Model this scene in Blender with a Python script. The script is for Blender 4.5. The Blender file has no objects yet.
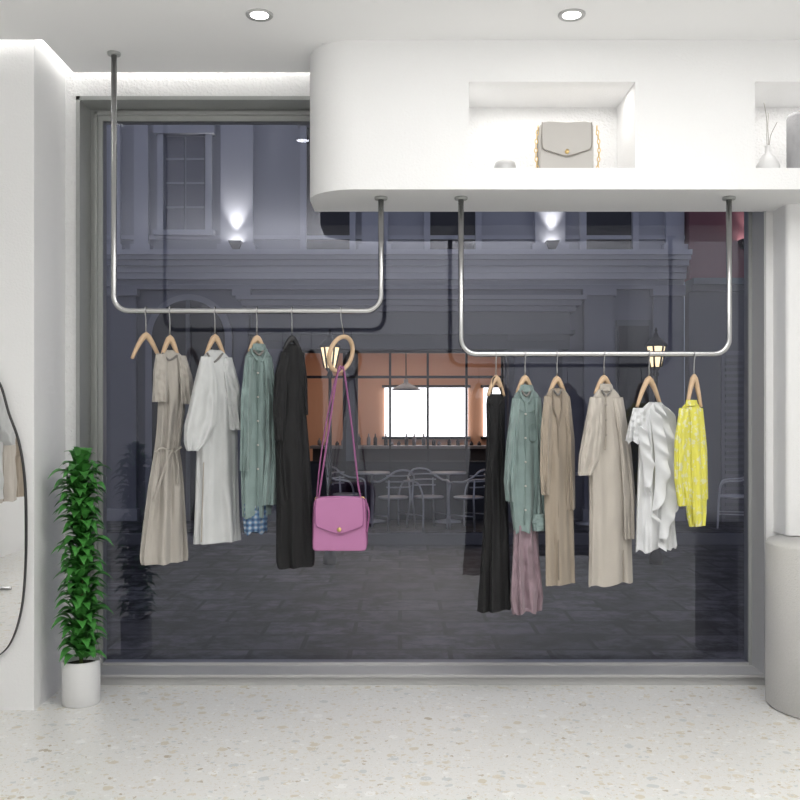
import bpy, math, random
from mathutils import Vector, Matrix
random.seed(7)
sc = bpy.context.scene
EYE = 1.58
F = 950.0
def SX(px, Y): return (px-400)*Y/F
def SZ(py, Y): return EYE+(417-py)*Y/F

# ---------------------------------------------------------------- materials
def mat(name, col, rough=0.6, metal=0.0, bump=0.0, bscale=60, var=0.0, vscale=5, emit=None, es=0, sheen=0):
    m = bpy.data.materials.new(name); m.use_nodes = True
    nt = m.node_tree; b = nt.nodes['Principled BSDF']
    b.inputs['Base Color'].default_value = (*col, 1)
    b.inputs['Roughness'].default_value = rough
    b.inputs['Metallic'].default_value = metal
    if sheen: b.inputs['Sheen Weight'].default_value = sheen
    if emit:
        b.inputs['Emission Color'].default_value = (*emit, 1)
        b.inputs['Emission Strength'].default_value = es
    tc = nt.nodes.new('ShaderNodeTexCoord')
    if bump:
        n = nt.nodes.new('ShaderNodeTexNoise'); n.inputs['Scale'].default_value = bscale
        n.inputs['Detail'].default_value = 4
        nt.links.new(tc.outputs['Object'], n.inputs['Vector'])
        bp = nt.nodes.new('ShaderNodeBump'); bp.inputs['Strength'].default_value = bump
        bp.inputs['Distance'].default_value = 0.01
        nt.links.new(n.outputs['Fac'], bp.inputs['Height'])
        nt.links.new(bp.outputs['Normal'], b.inputs['Normal'])
    if var:
        n2 = nt.nodes.new('ShaderNodeTexNoise'); n2.inputs['Scale'].default_value = vscale
        n2.inputs['Detail'].default_value = 5
        nt.links.new(tc.outputs['Object'], n2.inputs['Vector'])
        mx = nt.nodes.new('ShaderNodeMix'); mx.data_type = 'RGBA'
        mx.inputs[6].default_value = (*[c*(1-var) for c in col], 1)
        mx.inputs[7].default_value = (*[min(1, c*(1+var)) for c in col], 1)
        nt.links.new(n2.outputs['Fac'], mx.inputs[0])
        nt.links.new(mx.outputs[2], b.inputs['Base Color'])
    return m

M = {}
M['wall'] = mat('white_plaster', (.85,.85,.85), .85, bump=.25, bscale=90)
M['rough'] = mat('rough_plaster', (.84,.84,.84), .9, bump=.8, bscale=70)
M['ceil'] = mat('ceiling_paint', (.92,.92,.92), .9)
M['frame'] = mat('window_frame_metal', (.36,.37,.36), .45, .15)
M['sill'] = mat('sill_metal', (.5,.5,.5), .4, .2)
M['chrome'] = mat('brushed_steel', (.50,.50,.50), .24, 1)
M['black'] = mat('black_metal', (.015,.015,.017), .45)
M['mirror'] = mat('mirror_silver', (.92,.92,.92), .01, 1)
M['wood'] = mat('pale_wood', (.62,.44,.28), .5, var=.15, vscale=30)
M['concrete'] = mat('beige_concrete', (.60,.59,.575), .85, bump=.4, bscale=120, var=.10, vscale=150)
M['pot'] = mat('white_ceramic', (.75,.75,.75), .35)
M['soil'] = mat('soil', (.05,.035,.02), .95)
M['gold'] = mat('gold', (.75,.55,.25), .3, 1)
M['emit_w'] = mat('lamp_white', (.9,.9,.9), .5, emit=(1,.98,.95), es=9)
M['cove'] = mat('cove_led', (.9,.9,.9), .5, emit=(1,.98,.94), es=18)

def terrazzo():
    m = mat('terrazzo', (.78,.77,.74), .28)
    nt = m.node_tree; b = nt.nodes['Principled BSDF']
    tc = nt.nodes.new('ShaderNodeTexCoord')
    prev = None
    for i, (scl, thr, size) in enumerate([(13, .5, .30), (30, .4, .32), (75, .4, .32)]):
        v = nt.nodes.new('ShaderNodeTexVoronoi'); v.inputs['Scale'].default_value = scl
        n = nt.nodes.new('ShaderNodeTexNoise'); n.inputs['Scale'].default_value = scl*1.6
        mp = nt.nodes.new('ShaderNodeMix'); mp.data_type = 'RGBA'; mp.inputs[0].default_value = .035
        nt.links.new(tc.outputs['Object'], n.inputs['Vector'])
        nt.links.new(tc.outputs['Object'], mp.inputs[6]); nt.links.new(n.outputs['Color'], mp.inputs[7])
        nt.links.new(mp.outputs[2], v.inputs['Vector'])
        sp = nt.nodes.new('ShaderNodeSeparateColor'); nt.links.new(v.outputs['Color'], sp.inputs[0])
        a = nt.nodes.new('ShaderNodeMath'); a.operation = 'GREATER_THAN'; a.inputs[1].default_value = thr
        nt.links.new(sp.outputs[0], a.inputs[0])
        d = nt.nodes.new('ShaderNodeMath'); d.operation = 'LESS_THAN'; d.inputs[1].default_value = size
        nt.links.new(v.outputs['Distance'], d.inputs[0])
        k = nt.nodes.new('ShaderNodeMath'); k.operation = 'MULTIPLY'
        nt.links.new(a.outputs[0], k.inputs[0]); nt.links.new(d.outputs[0], k.inputs[1])
        r = nt.nodes.new('ShaderNodeValToRGB'); r.color_ramp.interpolation = 'CONSTANT'
        e = r.color_ramp.elements; e[0].color = (.69,.64,.53,1); e[0].position = 0
        e[1].color = (.88,.88,.86,1); e[1].position = .3
        for p, c in [(.55, (.64,.66,.65,1)), (.72, (.74,.69,.58,1)), (.95, (.52,.45,.34,1))]:
            x = e.new(p); x.color = c
        nt.links.new(sp.outputs[1], r.inputs[0])
        mx = nt.nodes.new('ShaderNodeMix'); mx.data_type = 'RGBA'
        nt.links.new(k.outputs[0], mx.inputs[0])
        if prev: nt.links.new(prev, mx.inputs[6])
        else: mx.inputs[6].default_value = (.80,.795,.77,1)
        nt.links.new(r.outputs[0], mx.inputs[7]); prev = mx.outputs[2]
    nt.links.new(prev, b.inputs['Base Color'])
    return m
M['floor'] = terrazzo()

def glassmat():
    m = bpy.data.materials.new('tinted_glass'); m.use_nodes = True
    nt = m.node_tree; nt.nodes.remove(nt.nodes['Principled BSDF'])
    t = nt.nodes.new('ShaderNodeBsdfTransparent'); t.inputs[0].default_value = (.82,.83,.87,1)
    g = nt.nodes.new('ShaderNodeBsdfGlossy'); g.inputs['Roughness'].default_value = 0
    g.inputs[0].default_value = (.86,.88,1,1)
    fr = nt.nodes.new('ShaderNodeFresnel'); fr.inputs[0].default_value = 1.80
    mx = nt.nodes.new('ShaderNodeMixShader')
    nt.links.new(fr.outputs[0], mx.inputs[0]); nt.links.new(t.outputs[0], mx.inputs[1]); nt.links.new(g.outputs[0], mx.inputs[2])
    nt.links.new(mx.outputs[0], nt.nodes['Material Output'].inputs[0])
    return m
M['glass'] = glassmat()

def paving():
    m = mat('street_paving', (.06,.06,.07), .5)
    nt = m.node_tree; b = nt.nodes['Principled BSDF']
    tc = nt.nodes.new('ShaderNodeTexCoord')
    br = nt.nodes.new('ShaderNodeTexBrick'); br.inputs['Scale'].default_value = .75
    br.inputs['Brick Width'].default_value = .55; br.inputs['Row Height'].default_value = .36
    br.inputs['Color1'].default_value = (.034,.034,.036,1); br.inputs['Color2'].default_value = (.075,.075,.079,1)
    br.inputs['Mortar'].default_value = (.006,.006,.007,1); br.inputs['Mortar Size'].default_value = .014
    n = nt.nodes.new('ShaderNodeTexNoise'); n.inputs['Scale'].default_value = 3.5; n.inputs['Detail'].default_value = 12
    n.inputs['Roughness'].default_value = .8
    nt.links.new(tc.outputs['Object'], br.inputs['Vector']); nt.links.new(tc.outputs['Object'], n.inputs['Vector'])
    r = nt.nodes.new('ShaderNodeValToRGB'); r.color_ramp.elements[0].position = .43; r.color_ramp.elements[0].color = (.12,.12,.12,1)
    r.color_ramp.elements[1].position = .59; r.color_ramp.elements[1].color = (2.6,2.6,2.6,1)
    nt.links.new(n.outputs['Fac'], r.inputs[0])
    mx = nt.nodes.new('ShaderNodeMix'); mx.data_type = 'RGBA'; mx.blend_type = 'MULTIPLY'; mx.inputs[0].default_value = 1
    nt.links.new(br.outputs[0], mx.inputs[6]); nt.links.new(r.outputs[0], mx.inputs[7])
    nt.links.new(mx.outputs[2], b.inputs['Base Color'])
    bp = nt.nodes.new('ShaderNodeBump'); bp.inputs['Strength'].default_value = .5
    nt.links.new(n.outputs['Fac'], bp.inputs['Height']); nt.links.new(bp.outputs[0], b.inputs['Normal'])
    return m
M['paving'] = paving()
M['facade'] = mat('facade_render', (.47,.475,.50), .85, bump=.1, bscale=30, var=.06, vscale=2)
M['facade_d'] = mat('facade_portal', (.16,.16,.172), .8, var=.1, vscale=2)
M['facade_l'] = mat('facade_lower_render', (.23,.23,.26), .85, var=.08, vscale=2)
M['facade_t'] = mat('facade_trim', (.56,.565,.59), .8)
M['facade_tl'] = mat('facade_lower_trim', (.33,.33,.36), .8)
M['burg'] = mat('burgundy_render', (.24,.09,.10), .85)
M['pane'] = mat('dark_pane', (.02,.020,.022), .3)
M['cafe_o'] = mat('peach_wall', (.78,.46,.31), .8)
M['cafe_d'] = mat('cafe_dark', (.04,.04,.046), .7)
M['cafe_g'] = mat('cafe_grey', (.2,.2,.22), .6)
M['screen'] = mat('bright_window', (.9,.9,.9), .5, emit=(1,1,1), es=2.2)
M['lantern'] = mat('lantern_glow', (.9,.8,.6), .5, emit=(1,.78,.45), es=1.8)
M['alu'] = mat('aluminium', (.55,.55,.56), .35, .6)
M['whitem'] = mat('white_metal', (.6,.6,.62), .5)

# cloths
def cloth_m(name, col, var=.05, sheen=.2): return mat(name, col, .9, bump=.12, bscale=160, var=var, vscale=12, sheen=sheen)
C = dict(
 beige=cloth_m('beige_crepe', (.43,.40,.36)), pale=cloth_m('pale_grey_cotton', (.56,.57,.57)),
 sage=cloth_m('sage_denim', (.21,.28,.27), .25), black=cloth_m('black_crepe', (.010,.010,.011), sheen=0),
 mauve=cloth_m('mauve_crepe', (.28,.20,.23)), tan=cloth_m('tan_wool', (.34,.285,.225)),
 sand=cloth_m('sand_cotton', (.48,.44,.39)), white=cloth_m('white_cotton', (.66,.67,.68)),
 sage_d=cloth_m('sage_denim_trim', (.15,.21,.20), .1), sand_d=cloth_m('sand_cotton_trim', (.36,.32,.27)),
 neck_shade=cloth_m('painted_neck_shade', (.20,.19,.18)), tan_d=cloth_m('tan_wool_trim', (.23,.19,.15)))  # first colour here paints the shade inside the neck openings
def pattern(name, a, b, scl, thr):
    m = mat(name, a, .9); nt = m.node_tree; p = nt.nodes['Principled BSDF']
    tc = nt.nodes.new('ShaderNodeTexCoord'); n = nt.nodes.new('ShaderNodeTexNoise'); n.inputs['Scale'].default_value = scl
    n.inputs['Detail'].default_value = 2
    nt.links.new(tc.outputs['Object'], n.inputs['Vector'])
    r = nt.nodes.new('ShaderNodeValToRGB'); r.color_ramp.elements[0].color = (*a,1); r.color_ramp.elements[1].color = (*b,1)
    r.color_ramp.elements[0].position = thr; r.color_ramp.elements[1].position = thr+.05
    nt.links.new(n.outputs['Fac'], r.inputs[0]); nt.links.new(r.outputs[0], p.inputs['Base Color']); return m
C['yellow'] = pattern('yellow_floral', (.74,.70,.12), (.74,.73,.42), 34, .55)
def plaid():
    m = mat('blue_plaid', (.1,.2,.4), .9); nt = m.node_tree; p = nt.nodes['Principled BSDF']
    tc = nt.nodes.new('ShaderNodeTexCoord')
    w1 = nt.nodes.new('ShaderNodeTexWave'); w1.bands_direction = 'X'; w1.inputs['Scale'].default_value = 11
    w2 = nt.nodes.new('ShaderNodeTexWave'); w2.bands_direction = 'Z'; w2.inputs['Scale'].default_value = 11
    for w in (w1, w2): nt.links.new(tc.outputs['Object'], w.inputs['Vector'])
    a = nt.nodes.new('ShaderNodeMath'); a.operation = 'ADD'
    h = nt.nodes.new('ShaderNodeMath'); h.operation = 'MULTIPLY'; h.inputs[1].default_value = .5
    nt.links.new(w1.outputs['Fac'], a.inputs[0]); nt.links.new(w2.outputs['Fac'], a.inputs[1]); nt.links.new(a.outputs[0], h.inputs[0])
    r = nt.nodes.new('ShaderNodeValToRGB'); e = r.color_ramp.elements; e[0].color = (.03,.05,.13,1); e[1].color = (.42,.45,.5,1)
    x = e.new(.5); x.color = (.09,.18,.30,1)
    nt.links.new(h.outputs[0], r.inputs[0]); nt.links.new(r.outputs[0], p.inputs['Base Color']); return m
C['plaid'] = plaid()
M['pink'] = mat('pink_leather', (.46,.18,.36), .42, bump=.05, bscale=200)
M['pinkd'] = mat('pink_leather_edge', (.30,.10,.23), .45)
M['cream'] = mat('cream_leather', (.48,.46,.435), .45)
M['creamd'] = mat('cream_leather_edge', (.30,.28,.25), .5)
M['leaf'] = mat('leaf_green', (.06,.25,.045), .4, var=.6, vscale=14)
M['stem'] = mat('stem', (.12,.16,.05), .7)
M['grey'] = mat('grey_ceramic', (.33,.33,.34), .7, bump=.3, bscale=60)

# ---------------------------------------------------------------- mesh builder
class MB:
    def __init__(s): s.v=[]; s.f=[]; s.m=[]; s.sm=[]; s.mats=[]
    def add(s, v, f, mt, smooth=False):
        o=len(s.v); s.v += [tuple(p) for p in v]
        if mt not in s.mats: s.mats.append(mt)
        i=s.mats.index(mt)
        for q in f: s.f.append([o+a for a in q]); s.m.append(i); s.sm.append(smooth)
    def box(s,x0,x1,y0,y1,z0,z1,mt):
        v=[(x,y,z) for z in (z0,z1) for y in (y0,y1) for x in (x0,x1)]
        s.add(v,[(0,2,3,1),(4,5,7,6),(0,1,5,4),(2,6,7,3),(0,4,6,2),(1,3,7,5)],mt)
    def quad(s,pts,mt): s.add(pts,[tuple(range(len(pts)))],mt)
    def tube(s,pts,r,mt,n=12,closed=False):
        P=[Vector(p) for p in pts]; N=len(P)
        R=r if isinstance(r,(list,tuple)) else [r]*N
        T=[]
        for i in range(N):
            a=P[(i-1)%N] if closed or i>0 else P[i]; b=P[(i+1)%N] if closed or i<N-1 else P[i]
            T.append((b-a).normalized())
        u=T[0].orthogonal().normalized(); V=[]
        for i in range(N):
            u=(u-T[i]*u.dot(T[i])).normalized(); w=T[i].cross(u)
            for j in range(n):
                a=2*math.pi*j/n; V.append(P[i]+(u*math.cos(a)+w*math.sin(a))*R[i])
        Fc=[]
        for i in range(N if closed else N-1):
            for j in range(n):
                k=(i+1)%N; Fc.append((i*n+j,i*n+(j+1)%n,k*n+(j+1)%n,k*n+j))
        if not closed: Fc += [tuple(reversed(range(n))), tuple((N-1)*n+j for j in range(n))]
        s.add(V,Fc,mt,True)
    def lathe(s,cx,cy,prof,mt,n=36,smooth=True):
        V=[];Fc=[]
        for r,z in prof:
            for j in range(n):
                a=2*math.pi*j/n; V.append((cx+r*math.cos(a),cy+r*math.sin(a),z))
        for i in range(len(prof)-1):
            for j in range(n): Fc.append((i*n+j,i*n+(j+1)%n,(i+1)*n+(j+1)%n,(i+1)*n+j))
        if prof[0][0]>1e-4: Fc.append(tuple(reversed(range(n))))
        if prof[-1][0]>1e-4: Fc.append(tuple((len(prof)-1)*n+j for j in range(n)))
        s.add(V,Fc,mt,smooth)
    def prism_z(s,poly,z0,z1,mt):
        n=len(poly); V=[(x,y,z0) for x,y in poly]+[(x,y,z1) for x,y in poly]
        s.add(V,[tuple(reversed(range(n))),tuple(range(n,2*n))]+[(i,(i+1)%n,n+(i+1)%n,n+i) for i in range(n)],mt)
    def prism_y(s,poly,y0,y1,mt,inset=0,fmt=None):
        n=len(poly); cx=sum(p[0] for p in poly)/n; cz=sum(p[1] for p in poly)/n
        def ins(d):
            o=[]
            for x,z in poly:
                L=math.hypot(x-cx,z-cz) or 1; k=max(0,(L-d)/L); o.append((cx+(x-cx)*k,cz+(z-cz)*k))
            return o
        L=[(ins(inset),y0)]
        if inset:
            L=[(ins(inset),y0),(ins(inset*.3),y0+inset*.3),(poly,y0+inset),(poly,y1-inset),(ins(inset*.3),y1-inset*.3),(ins(inset),y1)]
        else: L=[(poly,y0),(poly,y1)]
        V=[];Fc=[]
        for pl,y in L: V+=[(x,y,z) for x,z in pl]
        for k in range(len(L)-1):
            for i in range(n): Fc.append((k*n+i,k*n+(i+1)%n,(k+1)*n+(i+1)%n,(k+1)*n+i))
        s.add(V,Fc,mt,bool(inset))
        s.add([(x,L[0][1],z) for x,z in L[0][0]],[tuple(reversed(range(n)))],fmt or mt)
        s.add([(x,L[-1][1],z) for x,z in L[-1][0]],[tuple(range(n))],mt)
    def build(s,name,rot=None,parent=None):
        me=bpy.data.meshes.new(name)
        xs=[p[0] for p in s.v]; ys=[p[1] for p in s.v]; zs=[p[2] for p in s.v]
        c=((min(xs)+max(xs))/2,(min(ys)+max(ys))/2,min(zs))
        me.from_pydata([(p[0]-c[0],p[1]-c[1],p[2]-c[2]) for p in s.v],[],s.f)
        for m in s.mats: me.materials.append(m)
        me.polygons.foreach_set('material_index',s.m); me.polygons.foreach_set('use_smooth',s.sm)
        me.update()
        o=bpy.data.objects.new(name,me); o.location=c; sc.collection.objects.link(o)
        if rot: o.rotation_euler[2]=rot
        return o
def fillet(pts,r,n=8):
    P=[Vector(p) for p in pts]; o=[P[0]]
    for i in range(1,len(P)-1):
        a=(P[i-1]-P[i]).normalized(); b=(P[i+1]-P[i]).normalized()
        cc=P[i]+(a+b)*r
        for k in range(n+1):
            t=math.pi/2*k/n; o.append(cc-b*r*math.cos(t)-a*r*math.sin(t))
    o.append(P[-1]); return o
def catmull(P,closed=True,n=5):
    o=[];N=len(P)
    for i in range(N if closed else N-1):
        g=lambda k:P[k%N] if closed else P[min(max(k,0),N-1)]
        a,b,c,d=g(i-1),g(i),g(i+1),g(i+2)
        for k in range(n):
            t=k/n
            o.append(tuple(.5*((2*b[q])+(-a[q]+c[q])*t+(2*a[q]-5*b[q]+4*c[q]-d[q])*t*t+(-a[q]+3*b[q]-3*c[q]+d[q])*t**3) for q in range(len(b))))
    if not closed: o.append(P[-1])
    return o

# ---------------------------------------------------------------- room shell
CEIL=3.585; ROOF=3.95; YW=5.6; YP=5.12
XL,XR,YB=-4.5,3.4,-2.6
XP=-1.972
b=MB(); b.box(XL,XR,YB,5.9,-.12,0,M['floor']); b.build('floor')
b=MB()
b.box(XL,-1.90,YB,5.05,CEIL,CEIL+.05,M['ceil'])
b.box(-1.90,-.42,YB,5.53,CEIL,CEIL+.05,M['ceil'])
b.box(-.42,XR,YB,5.10,CEIL,CEIL+.05,M['ceil'])
b.box(XL-.1,XR+.1,YB-.1,5.92,ROOF,ROOF+.1,M['ceil'])
b.build('ceiling')
b=MB(); b.box(XL-.1,XL,YB,5.9,-.12,ROOF,M['wall']); b.build('wall_left')
b=MB(); b.box(XR,XR+.1,YB,5.9,-.12,ROOF,M['wall']); b.build('wall_right')
b=MB(); b.box(XL-.1,XR+.1,YB-.1,YB,-.12,ROOF,M['wall']); b.build('wall_rear')
b=MB(); b.box(XL,XP,YP,5.9,0,ROOF,M['wall']); b.build('wall_pier_left')
WX0,WX1,WZ0,WZ1=-1.905,2.152,.065,3.467
b=MB()
b.box(XP,WX0,YW,5.9,0,ROOF,M['rough'])
b.box(WX1,XR,YW,5.9,0,ROOF,M['wall'])
b.box(WX0,WX1,YW,5.9,WZ1,ROOF,M['rough'])
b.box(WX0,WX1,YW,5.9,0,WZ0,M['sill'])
b.build('wall_front')
b=MB(); 
pp=[(2.20,5.6)]+[(2.20+.03-.03*math.cos(a),5.40+.03-.03*math.sin(a)) for a in [i*math.pi/16 for i in range(9)]]+[(XR,5.40),(XR,5.6)]
b.prism_z(pp,.905,2.8,M['wall']); b.box(2.80,XR,5.40,5.6,0,.905,M['wall']); b.build('wall_pier_right')
# cove LED profiles hidden above the ceiling edge
b=MB()
b.box(-1.86,-.5,5.42,5.46,CEIL+.05,CEIL+.09,M['cove'])
b.box(XL+.05,-1.95,4.94,4.98,CEIL+.05,CEIL+.09,M['cove'])
b.box(-1.80,-1.76,5.0,5.40,CEIL+.05,CEIL+.09,M['cove'])
b.build('cove_light_strip')
# window
b=MB(); g=.02
y0,y1=5.72,5.86
fx0,fx1,fz0,fz1=WX0+.095,WX1-.03,WZ0+.02,WZ1-.085
b.box(WX0,fx0,y0+.06,y1,WZ0,WZ1,M['frame']); b.box(fx1,WX1,y0+.06,y1,WZ0,WZ1,M['frame'])
b.box(fx0,fx1,y0+.06,y1,fz1,WZ1,M['frame']); b.box(fx0,fx1,y0+.06,y1,WZ0,fz0,M['sill'])
# stepped outer casing lining the reveal
b.box(WX0,WX0+.022,5.585,y0+.06,WZ0,WZ1,M['frame']); b.box(WX1-.012,WX1,5.585,y0+.06,WZ0,WZ1,M['sill'])
b.box(WX0,WX1,5.585,y0+.06,WZ1-.022,WZ1,M['frame'])
b.box(WX0+.055,WX0+.07,y0+.03,y0+.06,WZ0,WZ1-.04,M['frame'])
b.box(WX0+.055,WX1,y0+.03,y0+.06,WZ1-.055,WZ1-.04,M['frame'])
b.quad([(fx0,5.80,fz0),(fx1,5.80,fz0),(fx1,5.80,fz1),(fx0,5.80,fz1)],M['glass'])
b.build('window_1')
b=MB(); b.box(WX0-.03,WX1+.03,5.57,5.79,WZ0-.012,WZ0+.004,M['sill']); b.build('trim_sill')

# bulkhead with display niches
SZ0=2.79; SY=5.05
b=MB(); r=.27; x0=-.503
n1=(.367,1.25); n2=(1.888,2.77); nz=(2.904,3.362)
poly=[(n1[0],SY)]+[(n1[0],YW),(x0,YW)]+[(x0+r-r*math.cos(t),SY+r-r*math.sin(t)) for t in [math.pi/2*i/20 for i in range(21)]]
b.prism_z(poly[::-1],SZ0,ROOF,M['wall'])
for (a,c) in (n1,n2):
    b.box(a,c,SY,YW,SZ0,nz[0],M['wall']); b.box(a,c,SY,YW,nz[1],ROOF,M['wall'])
    b.box(a,c,5.47,YW,nz[0],nz[1],M['rough'])
b.box(n1[1],n2[0],SY,YW,SZ0,ROOF,M['wall']); b.box(n2[1],XR,SY,YW,SZ0,ROOF,M['wall'])
b.build('ceiling_bulkhead')

# downlights
for x in (-.70,.855):
    b=MB(); b.lathe(x,4.73,[(.045,CEIL-.004),(.062,CEIL-.012),(.068,CEIL-.006),(.068,CEIL+.0)],M['sill'])
    b.lathe(x,4.73,[(.001,CEIL-.006),(.045,CEIL-.006)],M['emit_w']); b.build('recessed_downlight')

# plinth
b=MB(); b.lathe(2.40,5.17,[(.001,0),(.37,0),(.385,.012),(.385,.88),(.375,.90),(.001,.90)],M['concrete'],n=96)
b.build('round_plinth')

# mirror
mp=[(0,385),(8,412),(18,440),(24,475),(26,520),(25,570),(21,610),(12,640),(0,655),(-20,664),(-45,652),(-60,610),(-66,540),(-60,470),(-45,415),(-25,382),(-10,374)]
mp=[(SX(x,5.09),SZ(y,5.09)) for x,y in catmull(mp)]
b=MB(); b.prism_y(mp[::-1],5.085,5.119,M['black'],inset=.006,fmt=M['mirror']); b.build('wall_mirror')

# ---------------------------------------------------------------- rails
YR=5.23
def rail(pxa,pya,za,pxb,zb,name):
    xa,xb=SX(pxa,YR),SX(pxb,YR); z=SZ(pya,YR)
    b=MB(); b.tube(fillet([(xa,YR,za),(xa,YR,z),(xb,YR,z),(xb,YR,zb)],.085),.0155,M['chrome'],16)
    for x,zt in ((xa,za),(xb,zb)):
        b.lathe(x,YR,[(.034,zt-.014),(.036,zt-.008),(.036,zt)],M['frame'])
    b.build(name)
rail(114,311,CEIL,381,SZ0,'hanging_clothes_rail')
rail(461,354,SZ0,729,SZ0,'hanging_clothes_rail')

# ---------------------------------------------------------------- garments
K=.62
def K_(px,xc,k): return k*(px-xc)*YR/F
def cloth(b,rows,mt,xc,dep=.055,amp=.006,nf=9,off=0,seed=0,N=72,k=K,top=True,hem=0):
    rnd=random.Random(seed); ph=[rnd.uniform(0,6.28) for _ in range(6)]
    py0,py1=rows[0][0],rows[-1][0]; R=[]
    for i in range(N):
        t=i/(N-1); py=py0+(py1-py0)*t
        for q in range(len(rows)-1):
            if rows[q][0]<=py<=rows[q+1][0]+1e-6:
                u=(py-rows[q][0])/(rows[q+1][0]-rows[q][0]); R.append([py]+[rows[q][c]*(1-u)+rows[q+1][c]*u for c in (1,2)]); break
    for _ in range(2):
        R=[R[0]]+[[R[i][0]]+[(R[i-1][c]+2*R[i][c]+R[i+1][c])/4 for c in (1,2)] for i in range(1,N-1)]+[R[-1]]
    V=[];Mn=112
    for i,(py,xl,xr) in enumerate(R):
        t=i/(N-1); xm=(xl+xr)/2; hw=(xr-xl)/2
        d=dep*(min(1,math.sqrt((py-py0)/22+.05)) if top else 1)
        g=amp*(.35+.85*t)*1.25
        if top: g*=min(1,(py-py0)/30+.1)
        for j in range(Mn):
            a=2*math.pi*j/Mn; c,s=math.cos(a),math.sin(a)
            u=math.copysign(abs(c)**.85,c); v=math.copysign(abs(s)**.75,s)
            f=math.sin(nf*a+ph[0]+1.1*math.sin(3.1*t+ph[1]))+.6*math.sin((nf+5)*a+ph[2]-2.0*t)+.45*math.sin(3*a+ph[3]+5*t)+.2*math.sin((2*nf+3)*a+ph[4]+3*t)
            # diagonal drag creases from shoulders and elbows
            w=.7*math.sin(16*t+4*u+ph[4])*math.sin(7*t+ph[5])*amp+.45*amp*math.sin(27*t-6*u+ph[2])*math.sin(11*t+3*u+ph[0])
            px=xm+hw*u
            y=YR+off+K_(px,xc,k)+d*v+g*f*(s if abs(s)>.25 else .25*(1 if s>=0 else -1))+w
            hz=0
            if hem and i>N-4: hz=hem*math.sin(5*a+ph[1])
            V.append((SX(px,y)+g*f*.35*c,y,SZ(py,YR+off)-hz))
    Fc=[]
    for i in range(N-1):
        for j in range(Mn): Fc.append((i*Mn+j,i*Mn+(j+1)%Mn,(i+1)*Mn+(j+1)%Mn,(i+1)*Mn+j))
    if top: Fc.append(tuple(range(Mn)))
    b.add(V,Fc,mt,True)
def seam(b,pts,xc,off,r,mt):   # piping, placket line and painted neck shade on the front of a garment
    b.tube([(SX(p[0],YR+off),YR+off+K_(p[0],xc,K),SZ(p[1],YR+off)) for p in catmull(pts,False,6)],r,mt,8)
def frill(b,pts,wid,xc,off,mt,seed=0,waves=9,amp=.016):
    # a strip sewn along pts whose free edge waves in and out
    P=catmull(pts,False,14); n=len(P); V=[];Fc=[];m=6
    for i,(x,y) in enumerate(P):
        t=i/(n-1); ww=wid*(math.sin(math.pi*min(1,t*1.0+.08))**.4 if t<.95 else .6)
        for j in range(m+1):
            u=j/m; w=amp*u*math.sin(2*math.pi*waves*t+seed+1.5*math.sin(7*t+seed))
            yy=YR+off+K_(x,xc,K)-.018*math.sin(math.pi*u*.6)+w
            X=SX(x,YR)+ww*u+.3*w*math.cos(seed+9*t); Z=SZ(y,YR)-ww*.65*u+.35*amp*u*math.cos(2*math.pi*waves*t+seed)
            V.append((X,yy,Z))
    for i in range(n-1):
        for j in range(m): a=i*(m+1)+j; Fc.append((a,a+1,a+m+2,a+m+1))
    b.add(V,Fc,mt,True)
def buttons(b,pts,xc,off,mt):
    for x,y in pts:
        Y=YR+off+K_(x,xc,K); X=SX(x,Y);Z=SZ(y,Y)
        b.tube([(X,Y,Z),(X,Y-.006,Z)],.006,mt,10)
def hanger(px,py,rod,hw,drop,mt=None,k=K):
    mt=mt or M['wood']; b=MB(); zr=SZ(rod,YR); X=SX(px,YR); z=SZ(py,YR)
    R=.0205
    pts=[(X,YR+R*math.cos(a),zr+R*math.sin(a)) for a in [math.radians(q) for q in (-35,0,30,60,90,120,150,180)]]
    pts+= [(X,YR-R,zr-.012),(X,YR-.004,zr-.04),(X,YR,zr-.06),(X,YR,z)]
    b.tube(pts,.003,M['chrome'],8)
    arm=[]
    for i in range(-8,9):
        u=i/8; p=px+hw*u; y=YR+K_(p,px,k); arm.append((SX(p,y),y,SZ(py+drop*abs(u)**1.4,YR)))
    b.tube(arm,[.009+.009*(1-abs(i/8)) for i in range(-8,9)],mt,10)
    return b.build('clothes_hanger')

G={}
# -- beige midi dress
b=MB(); m=C['beige']; xc=168
cloth(b,[(350,165,176),(355,160,183),(364,157,187),(380,158,186),(405,159,185),(430,158,182),(450,156,179),(462,154,181),(485,150,183),(520,145,185),(558,140,187),(562,142,186)],m,xc,.055,.014,8,seed=1)
cloth(b,[(354,156,167),(372,153,169),(402,153,168)],m,xc,.045,.006,5,off=-.030,seed=2)
cloth(b,[(355,177,186),(375,179,192),(404,181,195)],m,xc,.05,.007,5,off=-.035,seed=3)
seam(b,[(157,452),(163,448),(172,452),(180,447)],xc,-.062,.006,m)
seam(b,[(172,450),(167,462),(161,482),(156,500)],xc,-.066,.007,m); seam(b,[(174,450),(177,465),(176,484)],xc,-.064,.006,m)
seam(b,[(163,353),(169,360),(176,355)],xc,-.040,.006,C['neck_shade'])
G['a']=b.build('beige_midi_dress')
# -- pale grey kimono dress
b=MB(); m=C['pale']; xc=215
cloth(b,[(350,209,221),(356,203,229),(370,199,234),(400,199,236),(450,197,237),(500,196,238),(542,194,240)],m,xc,.055,.010,6,seed=4)
cloth(b,[(357,201,213),(380,195,217),(405,189,218),(425,184,216),(442,184,208),(450,187,199)],m,xc,.055,.008,4,off=-.055,seed=5)
cloth(b,[(357,221,232),(385,224,240),(430,230,245)],m,xc,.05,.008,4,off=-.02,seed=6)
seam(b,[(208,353),(214,362),(222,353)],xc,-.044,.006,C['neck_shade'])
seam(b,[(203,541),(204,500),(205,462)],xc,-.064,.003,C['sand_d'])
G['b']=b.build('pale_grey_kimono_dress')
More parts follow.
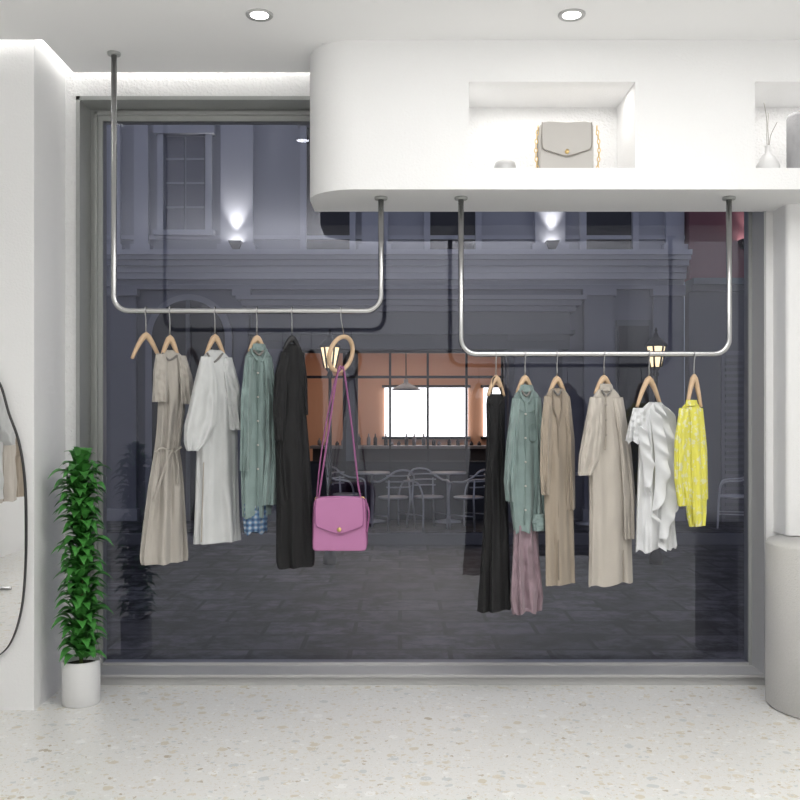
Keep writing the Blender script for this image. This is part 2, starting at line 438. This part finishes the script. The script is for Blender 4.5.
# -- sage shirts
def sage_shirt(name,xc,body,sl,lining=None,skirt=None,cuff=None):
    b=MB(); m=C['sage']; md=C['sage_d']
    if skirt: cloth(b,skirt,C['mauve'],xc,.04,.013,9,seed=15,top=False,hem=.01)
    cloth(b,body,m,xc,.055,.008,7,seed=xc,hem=.008)
    for i,s in enumerate(sl): cloth(b,s,m,xc,.045,.009,5,off=-.04,seed=xc+i+1)
    if lining: cloth(b,lining,C['plaid'],xc,.050,.005,7,seed=xc,top=False,hem=.012)
    if cuff: cloth(b,cuff,m,xc,.055,.004,4,off=-.045,seed=3,top=False)
    t=body[0][0]; c=(body[0][1]+body[0][2])/2
    cloth(b,[(t-4,c-6,c+6),(t+3,c-8,c+8)],m,xc,.038,.002,4,seed=2,top=False,N=8)
    seam(b,[(c-8,t+1),(c-5,t+8),(c-1,t+14)],xc,-.045,.007,m); seam(b,[(c+7,t+1),(c+5,t+8),(c+2,t+14)],xc,-.045,.007,m)
    seam(b,[(c-5,t+2),(c,t+7),(c+4,t+2)],xc,-.040,.006,C['neck_shade'])
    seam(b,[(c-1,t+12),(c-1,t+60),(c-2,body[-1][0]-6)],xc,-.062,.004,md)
    buttons(b,[(c-1,t+25+i*24) for i in range(5)],xc,-.066,M['cream'])
    seam(b,[(c+3,t+36),(c+11,t+36),(c+11,t+50),(c+7,t+53),(c+3,t+50),(c+3,t+36)],xc,-.060,.0022,md)
    seam(b,[(c-12,t+18),(c,t+24),(c+12,t+20)],xc,-.058,.0022,md)
    return b.build(name)
G['c']=sage_shirt('sage_denim_shirt',258,[(348,253,265),(354,246,271),(366,244,274),(420,242,275),(480,241,272),(516,242,270)],
   [[(356,262,272),(400,265,278),(450,265,279),(505,261,276)],[(357,245,254),(400,241,252),(470,240,251)]],lining=[(503,243,268),(532,244,267)])
# -- black dress
b=MB(); m=C['black']; xc=293
cloth(b,[(344,289,299),(350,283,303),(372,276,305),(400,275,305),(450,276,309),(500,277,312),(562,277,315),(567,279,314)],m,xc,.055,.010,7,seed=20)
cloth(b,[(352,281,291),(375,275,289),(410,273,287),(440,275,286)],m,xc,.04,.005,4,off=-.04,seed=21)
cloth(b,[(352,296,304),(380,299,307),(415,300,308)],m,xc,.04,.005,4,seed=22)
seam(b,[(285,355),(289,400),(284,450),(287,500)],xc,-.06,.006,m)
G['d']=b.build('black_midi_dress')
# -- right rail: black slip dress
b=MB(); xc=496
cloth(b,[(394,488,504),(402,486,505),(430,487,504),(460,486,505),(520,484,508),(580,481,510),(610,479,512)],m,xc,.045,.011,7,seed=23)
seam(b,[(491,396),(493,380),(496,377)],xc,-.01,.004,m); seam(b,[(502,396),(500,380),(496,377)],xc,-.01,.004,m)
seam(b,[(487,400),(495,407),(503,400)],xc,-.035,.004,m)
G['e']=b.build('black_slip_dress')
G['f']=sage_shirt('sage_shirt_and_mauve_skirt',526,[(389,520,533),(395,514,539),(410,511,542),(450,508,543),(500,510,542),(531,514,537)],
   [[(397,533,541),(430,536,544),(480,538,547),(516,537,548)],[(398,512,521),(440,507,517),(480,505,514),(500,507,514)]],
   skirt=[(524,514,537),(560,513,539),(598,512,543),(612,514,541)],cuff=[(514,534,548),(522,532,550),(531,534,549)])
# -- tan coat
b=MB(); m=C['tan']; xc=557
cloth(b,[(388,552,563),(394,546,569),(410,543,572),(450,543,573),(520,545,573),(584,546,574)],m,xc,.055,.008,5,seed=30)
cloth(b,[(396,544,553),(430,541,552),(470,540,551),(494,542,550)],m,xc,.04,.006,4,off=-.045,seed=31)
cloth(b,[(396,562,570),(440,566,574),(510,567,575)],m,xc,.04,.006,4,off=-.02,seed=32)
seam(b,[(552,390),(554,410),(558,428),(558,500),(559,580)],xc,-.064,.0045,C['tan_d']); seam(b,[(563,390),(562,410),(558,428)],xc,-.060,.006,C['tan_d'])
seam(b,[(553,390),(558,395),(562,390)],xc,-.040,.006,C['neck_shade'])
G['g']=b.build('tan_wool_coat')
# -- sand tunic
b=MB(); m=C['sand']; xc=606
cloth(b,[(388,600,613),(394,594,619),(408,590,625),(450,589,629),(500,590,631),(550,589,632),(584,588,633)],m,xc,.055,.008,6,seed=33,hem=.006)
cloth(b,[(397,590,603),(430,584,602),(455,579,599),(474,578,592)],m,xc,.055,.008,4,off=-.05,seed=34)
cloth(b,[(397,612,623),(450,619,631),(500,623,635),(540,624,635)],m,xc,.045,.007,4,off=-.03,seed=35)
cloth(b,[(384,600,612),(391,599,614)],m,xc,.036,.002,4,seed=2,top=False,N=8)
seam(b,[(601,390),(606,396),(612,390)],xc,-.040,.006,C['neck_shade'])
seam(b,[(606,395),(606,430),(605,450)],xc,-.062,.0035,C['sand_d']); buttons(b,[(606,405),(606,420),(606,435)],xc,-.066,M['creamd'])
seam(b,[(626,552),(627,584)],xc,-.05,.004,C['sand_d'])
G['h']=b.build('sand_tunic_blouse')
# -- white ruffled dress
b=MB(); m=C['white']; xc=655
cloth(b,[(402,649,661),(408,642,667),(425,640,670),(470,639,671),(520,637,674),(549,636,676)],m,xc,.05,.014,8,seed=40,hem=.012)
cloth(b,[(408,633,646),(425,629,645),(442,627,643)],m,xc,.05,.011,8,off=-.02,seed=41,hem=.01)
frill(b,[(650,404),(656,425),(661,450),(662,480),(659,515),(655,545)],.085,xc,-.055,m,1,6)
frill(b,[(660,404),(666,422),(669,445),(671,470),(668,500),(666,520)],.070,xc,-.045,m,2.4,5)
frill(b,[(645,408),(648,430),(651,455),(651,485),(647,515)],.075,xc,-.062,m,4.0,5)
frill(b,[(632,425),(634,445),(638,465),(640,490)],.06,xc,-.05,m,5.0,3.5)
G['i']=b.build('white_ruffled_dress')
# -- yellow floral jacket
b=MB(); m=C['yellow']; xc=691
cloth(b,[(403,686,697),(408,681,702),(420,679,704),(470,680,706),(515,687,706),(526,690,705)],m,xc,.05,.008,5,seed=60)
cloth(b,[(408,679,689),(440,675,687),(480,675,686),(505,678,690)],m,xc,.045,.007,4,off=-.045,seed=61)
cloth(b,[(408,695,703),(450,698,707),(500,699,708)],m,xc,.04,.005,4,seed=62)
cloth(b,[(400,686,697),(406,685,698)],m,xc,.036,.002,4,seed=2,top=False,N=8)
seam(b,[(691,407),(692,450),(695,524)],xc,-.058,.004,m)
G['j']=b.build('yellow_floral_cardigan')

hanger(146,335,310,14,24); hanger(170,338,310,9,22); hanger(215,337,310,9,18); hanger(257,338,310,8,14)
hanger(292,338,310,8,12,M['black']); hanger(496,378,354,8,18); hanger(525,378,354,8,15); hanger(557,379,354,8,15)
hanger(604,378,354,9,16); hanger(649,379,354,12,28); hanger(694,377,354,7,30)

# wooden ring hanger + pink crossbody bag
b=MB(); Yg=YR; cx,cz=SX(341,YR),SZ(354,YR); R=.095
b.tube([(cx+R*.6*math.cos(a)+.02*math.sin(a),YR+R*.75*math.cos(a),cz+R*math.sin(a)) for a in [2*math.pi*i/40 for i in range(40)]],.0125,M['wood'],12,closed=True)
zr=SZ(310,YR)
b.tube([(cx,YR+.0205*math.cos(math.radians(q)),zr+.0205*math.sin(math.radians(q))) for q in (-20,10,40,70,90,120,150,180)]+[(cx,YR-.018,zr-.02),(cx,YR,zr-.05),(cx+.018,YR,cz+R)],.003,M['chrome'],8)
b.build('wooden_ring_hanger')
def rrect(x0,x1,z0,z1,r,top=0):
    o=[]
    for cx_,cz_,a0 in ((x1-r,z1-r,0),(x0+r,z1-r,90),(x0+r,z0+r,180),(x1-r,z0+r,270)):
        for i in range(6):
            a=math.radians(a0+90*i/5); x=cx_+r*math.cos(a); z=cz_+r*math.sin(a)
            if top: 
                u=(z-z0)/(z1-z0); xm=(x0+x1)/2; x=xm+(x-xm)*(1-top*u)
            o.append((x,z))
    return o
def handbag(b,x0,x1,z0,z1,yc,th,m,md,top=.10):
    w=x1-x0;h=z1-z0; xm=(x0+x1)/2
    b.prism_y(rrect(x0,x1,z0,z1,.022,top),yc-th/2,yc+th/2,m,inset=.010)
    for s in (-1,1): b.tube([(xm+s*w*.48,yc,z0+.03),(xm+s*w*(.48-.2*top),yc,z0+h*.6),(xm+s*w*(.48-.4*top),yc,z1-.03)],.012,md,10)
    k=1-top*.75
    fl=[(x0+.014,z1+.002),(x0+.012,z0+h*.72),(x0+.018,z0+h*.50),(x0+.05,z0+h*.44),(xm-.03,z0+h*.36),(xm,z0+h*.34),(xm+.03,z0+h*.36),(x1-.05,z0+h*.44),(x1-.018,z0+h*.50),(x1-.012,z0+h*.72),(x1-.014,z1+.002),(xm,z1+.004)]
    fl=[(xm+(x-xm)*(1-top*(z-z0)/h),z) for x,z in fl]
    b.prism_y(catmull(fl,True,3),yc-th/2-.012,yc-th/2+.006,m,inset=.004)
    e=catmull(fl[0:11],False,6); b.tube([(x,yc-th/2-.012,z) for x,z in e],.003,md,8)
    b.tube([(xm,yc-th/2-.008,z0+h*.42),(xm,yc-th/2-.022,z0+h*.42)],.012,M['gold'],16)
    b.tube([(xm-w*(.44-.4*top),yc,z1-.004),(xm,yc,z1),(xm+w*(.44-.4*top),yc,z1-.004)],.012,m,10)
bx0,bx1,bz0,bz1=SX(313,YR),SX(367,YR),SZ(550,YR),SZ(498,YR)
b=MB(); handbag(b,bx0,bx1,bz0,bz1,YR,.10,M['pink'],M['pinkd'],.06)
zt=SZ(373,YR)+.012
b.tube(catmull([(bx0+.03,YR-.03,bz1-.02),(bx0+.045,YR-.03,bz1+.08),(SX(329,YR),YR-.02,SZ(430,YR)),(SX(338,YR),YR-.02,SZ(372,YR)),(SX(342,YR),YR,zt+.012),(SX(344,YR),YR+.02,SZ(372,YR)),(SX(352,YR),YR+.02,SZ(430,YR)),(bx1-.05,YR+.02,bz1+.08),(bx1-.03,YR+.02,bz1-.02)],False,8),.0055,M['pinkd'],8)
b.tube(catmull([(bx0+.02,YR-.02,bz1-.02),(SX(322,YR),YR-.025,SZ(450,YR)),(SX(334,YR),YR-.02,SZ(385,YR)),(SX(341,YR),YR-.015,zt+.008)],False,8),.004,M['pinkd'],8)
for x in (bx0+.025,bx1-.025): b.tube([(x+.012*math.cos(a),YR-.02,bz1-.005+.012*math.sin(a)) for a in [2*math.pi*i/16 for i in range(16)]],.003,M['gold'],6,closed=True)
b.tube(catmull([(bx1-.01,YR-.03,bz1-.0),(bx1+.012,YR-.03,bz1-.08),(bx1+.0,YR-.03,bz0+.10)],False,8),.005,M['pinkd'],8)
b.build('pink_crossbody_bag')

# ---------------------------------------------------------------- niche objects
YN=5.22
b=MB(); handbag(b,SX(538,YN),SX(592,YN),2.905,SZ(126,YN),YN,.10,M['cream'],M['creamd'],-.0)
hx0,hx1=SX(538,YN),SX(595,YN); hz=SZ(128,YN)
for s,xx in ((-1,hx0),(1,hx1)):
    for i in range(11):
        t=i/10; zc=hz-.01-t*(hz-2.925); xq=xx+s*.012*math.sin(math.pi*t)+s*.004
        b.tube([(xq+(.007*math.cos(a) if i%2 else 0),YN-.03+(0 if i%2 else .007*math.cos(a)),zc+.014*math.sin(a)) for a in [2*math.pi*j/10 for j in range(10)]],.0028,M['gold'],6,closed=True)
b.build('cream_handbag')
xj=SX(505,YN)
b=MB(); b.lathe(xj,YN,[(.001,2.904),(.050,2.904),(.060,2.915),(.060,2.955),(.054,2.975),(.04,2.985),(.001,2.987)],M['sill']); b.build('small_ceramic_jar')
xv=SX(768,YN)
b=MB(); b.lathe(xv,YN,[(.001,2.904),(.045,2.904),(.062,2.93),(.062,2.96),(.04,3.0),(.016,3.03),(.013,3.06),(.017,3.07),(.010,3.07),(.009,3.0)],M['pot'])
for dx,dz,dd in ((-.03,.30,-.02),(.015,.26,.03),(.05,.2,0)):
    b.tube(catmull([(xv,YN,3.0),(xv+dx*.2,YN,3.1),(xv+dx*.4,YN+dd*.6,3.0+dz*.7),(xv+dx,YN+dd,3.0+dz)],False,6),.0018,M['creamd'],6)
b.build('bud_vase_with_twigs')
xg=SX(803,YN)
b=MB(); b.lathe(xg,YN,[(.001,2.904),(.08,2.904),(.085,2.92),(.085,3.22),(.078,3.24),(.06,3.245),(.06,3.12)],M['grey']); b.build('grey_cylinder_vase')

# ---------------------------------------------------------------- potted plant
px_,py_=-1.762,5.25
b=MB(); b.lathe(px_,py_,[(.001,0),(.098,0),(.102,.006),(.102,.235),(.100,.24),(.092,.24),(.092,.215)],M['pot'],n=48)
b.lathe(px_,py_,[(.092,.215),(.001,.218)],M['soil'])
b.tube([(px_,py_,.2),(px_+.004,py_,.8),(px_,py_,1.34)],[.012,.009,.004],M['stem'],8)
rnd=random.Random(3)
def leaf(b,base,d,L,w,mt):
    d=d.normalized(); side=d.cross(Vector((0,0,1))).normalized(); up=side.cross(d).normalized()
    V=[];n=7
    for i in range(n+1):
        t=i/n; c=base+d*L*t+up*(L*.30*math.sin(math.pi*t*.75))-Vector((0,0,1))*L*.35*t*t
        ww=w*math.sin(math.pi*min(1,t**.8*.97+.03))*(1-.15*t)
        V+= [c-side*ww+up*ww*.35, c, c+side*ww+up*ww*.35]
    Fc=[]
    for i in range(n): Fc+=[(3*i,3*i+1,3*i+4,3*i+3),(3*i+1,3*i+2,3*i+5,3*i+4)]
    b.add(V,Fc,mt,True)
N=330
for i in range(N):
    t=i/N; z=.24+1.12*t; a=i*2.39996+rnd.uniform(-.3,.3)
    wave=.05+.022*math.sin(z*30)+.01*math.sin(z*11)
    r0=rnd.uniform(0,.05)
    sc_=1 if t<.93 else .75
    base=Vector((px_+r0*math.cos(a),py_+r0*math.sin(a),z))
    d=Vector((math.cos(a),math.sin(a),rnd.uniform(-.1,.75)+(.8 if t>.95 else 0)))
    leaf(b,base,d,(rnd.uniform(.10,.13)+wave*.25)*sc_,rnd.uniform(.032,.042)*sc_,M['leaf'])
b.build('potted_plant')

# ---------------------------------------------------------------- street outside
GZ=-.15
YF=14.6
fx=lambda p:(p-400)*YF/F
fz=lambda p:EYE+(417-p)*YF/F
b=MB(); b.box(-14,14,5.92,13.0,GZ-.1,GZ,M['paving']); b.build('street_ground')
b=MB(); b.box(-14,14,13.0,YF,GZ-.1,0,M['paving']); b.box(-14,14,12.88,13.0,GZ-.1,-.01,M['facade_d']); b.build('street_pavement')
b=MB(); fa,fd,ft=M['facade'],M['facade_d'],M['facade_t']; fl_,ftl=M['facade_l'],M['facade_tl']
def fb(x0,x1,zt,zb,d,m): b.box(fx(x0),fx(x1),YF-d,YF+.001,max(.002,fz(zb)),fz(zt),m)
OX0,OX1,OZ=fx(303),fx(505),fz(350)
ZS=fz(286); XE=fx(684)
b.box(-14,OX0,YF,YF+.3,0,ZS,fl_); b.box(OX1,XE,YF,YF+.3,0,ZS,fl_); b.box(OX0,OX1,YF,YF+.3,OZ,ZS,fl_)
b.box(-14,XE,YF,YF+.3,ZS,9,fa)
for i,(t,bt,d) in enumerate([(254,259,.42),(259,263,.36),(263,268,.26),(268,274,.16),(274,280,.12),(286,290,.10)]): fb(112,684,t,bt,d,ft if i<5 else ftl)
fb(-500,112,254,262,.3,ft)
fb(-300,684,236,240,.06,ft)
# portal entablature
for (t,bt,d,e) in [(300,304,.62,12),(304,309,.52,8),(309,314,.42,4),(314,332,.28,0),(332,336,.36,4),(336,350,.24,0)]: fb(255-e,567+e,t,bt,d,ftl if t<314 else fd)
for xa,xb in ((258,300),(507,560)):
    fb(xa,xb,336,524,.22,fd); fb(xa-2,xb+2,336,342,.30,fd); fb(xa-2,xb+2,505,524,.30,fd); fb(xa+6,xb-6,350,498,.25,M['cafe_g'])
# upper pilasters
for xa,xb in ((112,122),(136,150),(222,254),(362,388),(534,564),(664,682)):
    fb(xa,xb,-60,254,.12,ft); fb(xa-3,xb+3,246,254,.18,ft)
def upwin(xa,xb,t,bt,dark=True):
    fb(xa,xb,t,bt,.02,M['pane'])
    for q in ((xa-6,xa,t-8,bt+3),(xb,xb+6,t-8,bt+3)): fb(q[0],q[1],q[2],q[3],.12,ft)
    fb(xa-9,xb+9,t-12,t,.16,ft); fb(xa-9,xb+9,bt,bt+5,.2,ft)
    xm=(xa+xb)/2
    if not dark:
        fb(xa,xb,t,bt,.03,fa)
        for u0,u1 in ((xa+2,xm-1),(xm+1,xb-2)):
            fb(u0,u1,t+2,bt-2,.05,fl_)
            for k in range(1,4): y=t+(bt-t)*k/4; fb(u0,u1,y-1,y+1,.06,fa)
upwin(165,207,136,232,False); upwin(307,350,128,254); upwin(430,475,128,254); upwin(585,631,128,254)
upwin(20,62,136,232,False)
def arch(xc,r,top,m,d,zb=524):
    X=fx(xc);R=r*YF/F;Zt=fz(top)-R
    pl=[(X-R,.002)]+[(X+R,.002)]+[(X+R*math.cos(a),Zt+R*math.sin(a)) for a in [math.pi*i/24 for i in range(25)]]
    b.prism_y(pl[::-1],YF-d,YF+.001,m)
arch(190,43,295,ftl,.10); arch(190,36,301,M['pane'],.12)
fb(188,192,301,524,.16,fd)
for xa,xb in ((112,138),(236,250),(583,612),(652,680)):
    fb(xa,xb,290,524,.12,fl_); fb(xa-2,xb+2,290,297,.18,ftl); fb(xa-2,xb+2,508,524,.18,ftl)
fb(616,650,320,500,.03,fd); fb(618,648,326,494,.05,M['pane'])
b.build('building_facade')
# burgundy neighbour with louvred shutters
b=MB(); b.box(XE+.01,14,YF-.25,YF+.02,fz(282),8.5,M['burg']); 
for (t,bt,d) in [(282,288,.45),(288,294,.36)]: b.box(XE+.01,14,YF-d,YF,fz(bt),fz(t),fd)
b.box(XE+.01,14,YF-.22,YF,0.002,fz(294),fd)
for sx in (716,790):
    b.box(fx(sx),fx(sx+36),YF-.27,YF-.2,fz(520),fz(352),M['cafe_g'])
    for i in range(26): z=fz(517-i*6.3); b.box(fx(sx+3),fx(sx+33),YF-.30,YF-.26,z,z+.05,fd)
b.build('burgundy_facade')

# uplights on facade
for p in (238,550,738):
    b=MB(); X=fx(p);Z=fz(248); y=YF-.2 if p<700 else YF-.33
    b.add([(X-.10,y-.12,Z+.06),(X+.10,y-.12,Z+.06),(X+.10,y+.08,Z+.06),(X-.10,y+.08,Z+.06),(X-.05,y,Z-.06),(X+.05,y,Z-.06),(X+.05,y+.08,Z-.06),(X-.05,y+.08,Z-.06)],
      [(4,5,1,0),(5,6,2,1),(6,7,3,2),(7,4,0,3),(7,6,5,4)],M['black'])
    b.quad([(X-.09,y-.11,Z+.055),(X+.09,y-.11,Z+.055),(X+.09,y+.07,Z+.055),(X-.09,y+.07,Z+.055)],M['emit_w'])
    b.build('facade_uplight')
    l=bpy.data.lights.new('uplight_spot','SPOT'); l.energy=55 if p<700 else 18; l.spot_size=math.radians(64); l.spot_blend=.9; l.color=(1,.98,.96); l.shadow_soft_size=.03
    o=bpy.data.objects.new('uplight_spot',l); o.location=(X,y-.03,Z+.09); o.rotation_euler=(math.radians(180),0,0); sc.collection.objects.link(o)

# cafe interior
b=MB(); cy=18.5
b.box(-3,3.2,cy,cy+.1,0,3.2,M['cafe_o']); b.box(-3.1,-3,YF+.3,cy,0,3.2,M['cafe_o']); b.box(3.2,3.3,YF+.3,cy,0,3.2,M['cafe_o'])
b.box(-3,3.2,YF+.3,cy,3.1,3.2,M['cafe_o']); b.box(-3,3.2,YF+.3,cy,-.1,0,M['cafe_d'])
b.build('cafe_room')
b=MB()
for xa,xb in ((-.30,1.32),(1.62,2.1)):
    b.box(xa,xb,cy-.06,cy-.01,1.2,2.15,M['screen'])
    b.box(xa-.05,xb+.05,cy-.07,cy-.0,2.15,2.2,M['black']); b.box(xa-.05,xb+.05,cy-.07,cy,1.15,1.2,M['black'])
b.build('cafe_back_window')
b=MB(); b.box(-1.6,2.4,cy-1.1,cy-.6,0,1.0,M['cafe_d']); b.box(-1.65,2.45,cy-1.15,cy-.55,1.0,1.05,M['cafe_g'])
rnd=random.Random(9)
for i in range(26):
    x=-1.5+i*.15+rnd.uniform(-.04,.04); h=rnd.choice([.08,.14,.22]); b.lathe(x,cy-.8,[(.035,1.05),(.035,1.05+h*.6),(.012,1.05+h*.8),(.012,1.05+h)],M['cafe_d'] if i%3 else M['cafe_g'],n=10)
b.build('cafe_counter')
b=MB()
Y=YF+.12
for p in (303,344,356,390,428,467,503):
    w=.035 if p not in (344,356) else .05
    b.box(fx(p)-w/2,fx(p)+w/2,Y-.03,Y+.03,0,OZ,M['black'])
b.box(fx(344),fx(356),Y-.02,Y+.02,0,OZ,fd)
for z in (fz(378),fz(464),OZ-.04): b.box(OX0,OX1,Y-.025,Y+.025,z,z+.04,M['black'])
b.box(OX0,OX1,Y-.02,Y+.02,0,fz(464),M['cafe_d'])
b.build('cafe_shopfront')
b=MB(); yl=16; X=SX(406,yl); Z=SZ(390,yl)
b.lathe(X,yl,[(.24,Z),(.23,Z+.02),(.10,Z+.09),(.04,Z+.12),(.035,Z+.18),(.001,Z+.19)],M['cafe_g'],n=24)
b.lathe(X,yl,[(.001,Z+.02),(.1,Z+.03)],M['lantern'],n=16)
b.tube([(X,yl,Z+.18),(X,yl,3.1)],.01,M['black'],6); b.build('cafe_pendant_lamp')

# street lamps
def street_lamp(px,Y,zlant,name='street_lamp'):
    X=SX(px,Y); b=MB(); z=zlant
    b.lathe(X,Y,[(.08,GZ),(.08,GZ+.08),(.045,GZ+.16),(.035,GZ+.6),(.028,GZ+.66),(.022,GZ+.7),(.018,z-.12),(.04,z-.09),(.025,z-.05),(.055,z-.01),(.055,z)],M['black'],n=16)
    n=6
    b.lathe(X,Y,[(.062,z),(.112,z+.24)],M['lantern'],n=n,smooth=False)
    for j in range(n):
        a=2*math.pi*j/n; b.tube([(X+.064*math.cos(a),Y+.064*math.sin(a),z),(X+.115*math.cos(a),Y+.115*math.sin(a),z+.24)],.012,M['black'],6)
    b.lathe(X,Y,[(.135,z+.24),(.135,z+.26),(.07,z+.33),(.03,z+.36),(.03,z+.38),(.012,z+.41),(.02,z+.43),(.001,z+.47)],M['black'],n=12)
    b.build(name)
street_lamp(656,11.2,SZ(367,11.2)); street_lamp(330,11.2,SZ(368,11.2))

# bistro chairs & tables
def bistro_chair(x,y,rot,mt):
    b=MB()
    for s in (-1,1):
        b.tube(catmull([(s*.22,-.22,0),(s*.21,-.20,.43),(s*.25,-.17,.62),(s*.27,-.08,.67),(s*.27,.08,.68),(s*.22,.2,.74),(s*.12,.25,.82),(0,.265,.84)],False,6),.014,mt,8)
        b.tube([(s*.23,.24,0),(s*.19,.20,.44),(s*.20,.22,.70)],.014,mt,8)
        b.tube([(s*.20,-.20,.2),(s*.21,.21,.2)],.008,mt,6)
    b.lathe(0,0,[(.001,.43),(.20,.43),(.215,.44),(.215,.455),(.20,.46),(.001,.455)],mt,n=28)
    for z,r in ((.60,.235),(.68,.25),(.76,.24)):
        b.tube([(r*math.sin(a)*.95,.03+r*math.cos(a)*.92,z) for a in [math.radians(q) for q in range(-60,61,12)]],.010,mt,6)
    o=b.build('bistro_armchair'); o.rotation_euler[2]=rot; o.location.x+=x; o.location.y+=y
    return o
for p,yy,r in ((346,13.9,1.2),(394,13.4,-2.6),(428,13.5,.5),(470,13.4,-2.2)):
    bistro_chair(SX(p,yy),yy,r,M['alu'])
bistro_chair(SX(736,13.6),13.6,-1.9,M['whitem'])
for p,yy in ((372,14.28),(448,14.28),(590,14.0)):
    b=MB(); X=SX(p,yy)
    b.lathe(X,yy,[(.20,0),(.20,.02),(.03,.05),(.022,.08),(.022,.70),(.05,.72),(.27,.725),(.275,.74),(.27,.755),(.001,.755)],M['alu'],n=28); b.build('bistro_table')

# rack of clothes at the back of the shop (seen in the mirror)
b=MB(); rx,ry=-3.75,.6
b.tube(fillet([(rx-.05,ry-.9,0),(rx-.05,ry-.9,1.9),(rx-.05,ry+.9,1.9),(rx-.05,ry+.9,0)],.08),.0155,M['chrome'],12)
for s in (-.9,.9): b.tube([(rx-.3,ry+s,.017),(rx+.2,ry+s,.017)],.0165,M['chrome'],12)
b.build('garment_rack')
for i,k in enumerate('hbghb'):
    o=G[k].copy(); sc.collection.objects.link(o); o.location=(rx-.05,ry-.65+i*.32,1.86-G[k].dimensions.z); o.rotation_euler[2]=1.2

# ---------------------------------------------------------------- lights
def area(name,loc,rot,sx,sy,e,col=(1,1,1)):
    l=bpy.data.lights.new(name,'AREA'); l.shape='RECTANGLE'; l.size=sx; l.size_y=sy; l.energy=e; l.color=col
    o=bpy.data.objects.new(name,l); o.location=loc; o.rotation_euler=rot; sc.collection.objects.link(o)
area('added_overhead_fill',(1.1,3.3,CEIL-.02),(0,0,0),2.6,1.6,52,(1,.99,.97))  # unseen fill added overhead to light the room and garments
area('added_ceiling_fill',(0,1.2,2.62),(math.radians(180),0,0),4.5,1.8,112,(1,.99,.97))  # added floating fill, out of view, brightens the ceiling and its bounce
area('added_rear_fill',(0,-1.6,2.5),(math.radians(180),0,0),5.5,1.0,50,(1,.99,.97))  # added unseen fill behind the camera, lifts the haze reflected in the glass
area('niche_light',(.81,5.2,3.355),(0,0,0),.8,.08,2.2,(1,.97,.93))
area('niche_light_b',(2.33,5.2,3.355),(0,0,0),.8,.08,2.2,(1,.97,.93))
area('cafe_light',(0,16.5,3.05),(0,0,0),3,2,40,(1,.86,.72))

w=bpy.data.worlds.new('dusk'); sc.world=w; w.use_nodes=True
w.node_tree.nodes['Background'].inputs[0].default_value=(.45,.48,.63,1)
w.node_tree.nodes['Background'].inputs[1].default_value=.56

cam=bpy.data.cameras.new('camera'); co=bpy.data.objects.new('camera',cam); sc.collection.objects.link(co)
co.location=(0,0,EYE); co.rotation_euler=(math.radians(90),0,0)
cam.sensor_width=36; cam.lens=F/800*36; cam.shift_y=17/800
sc.camera=co
sc.view_settings.view_transform='Standard'
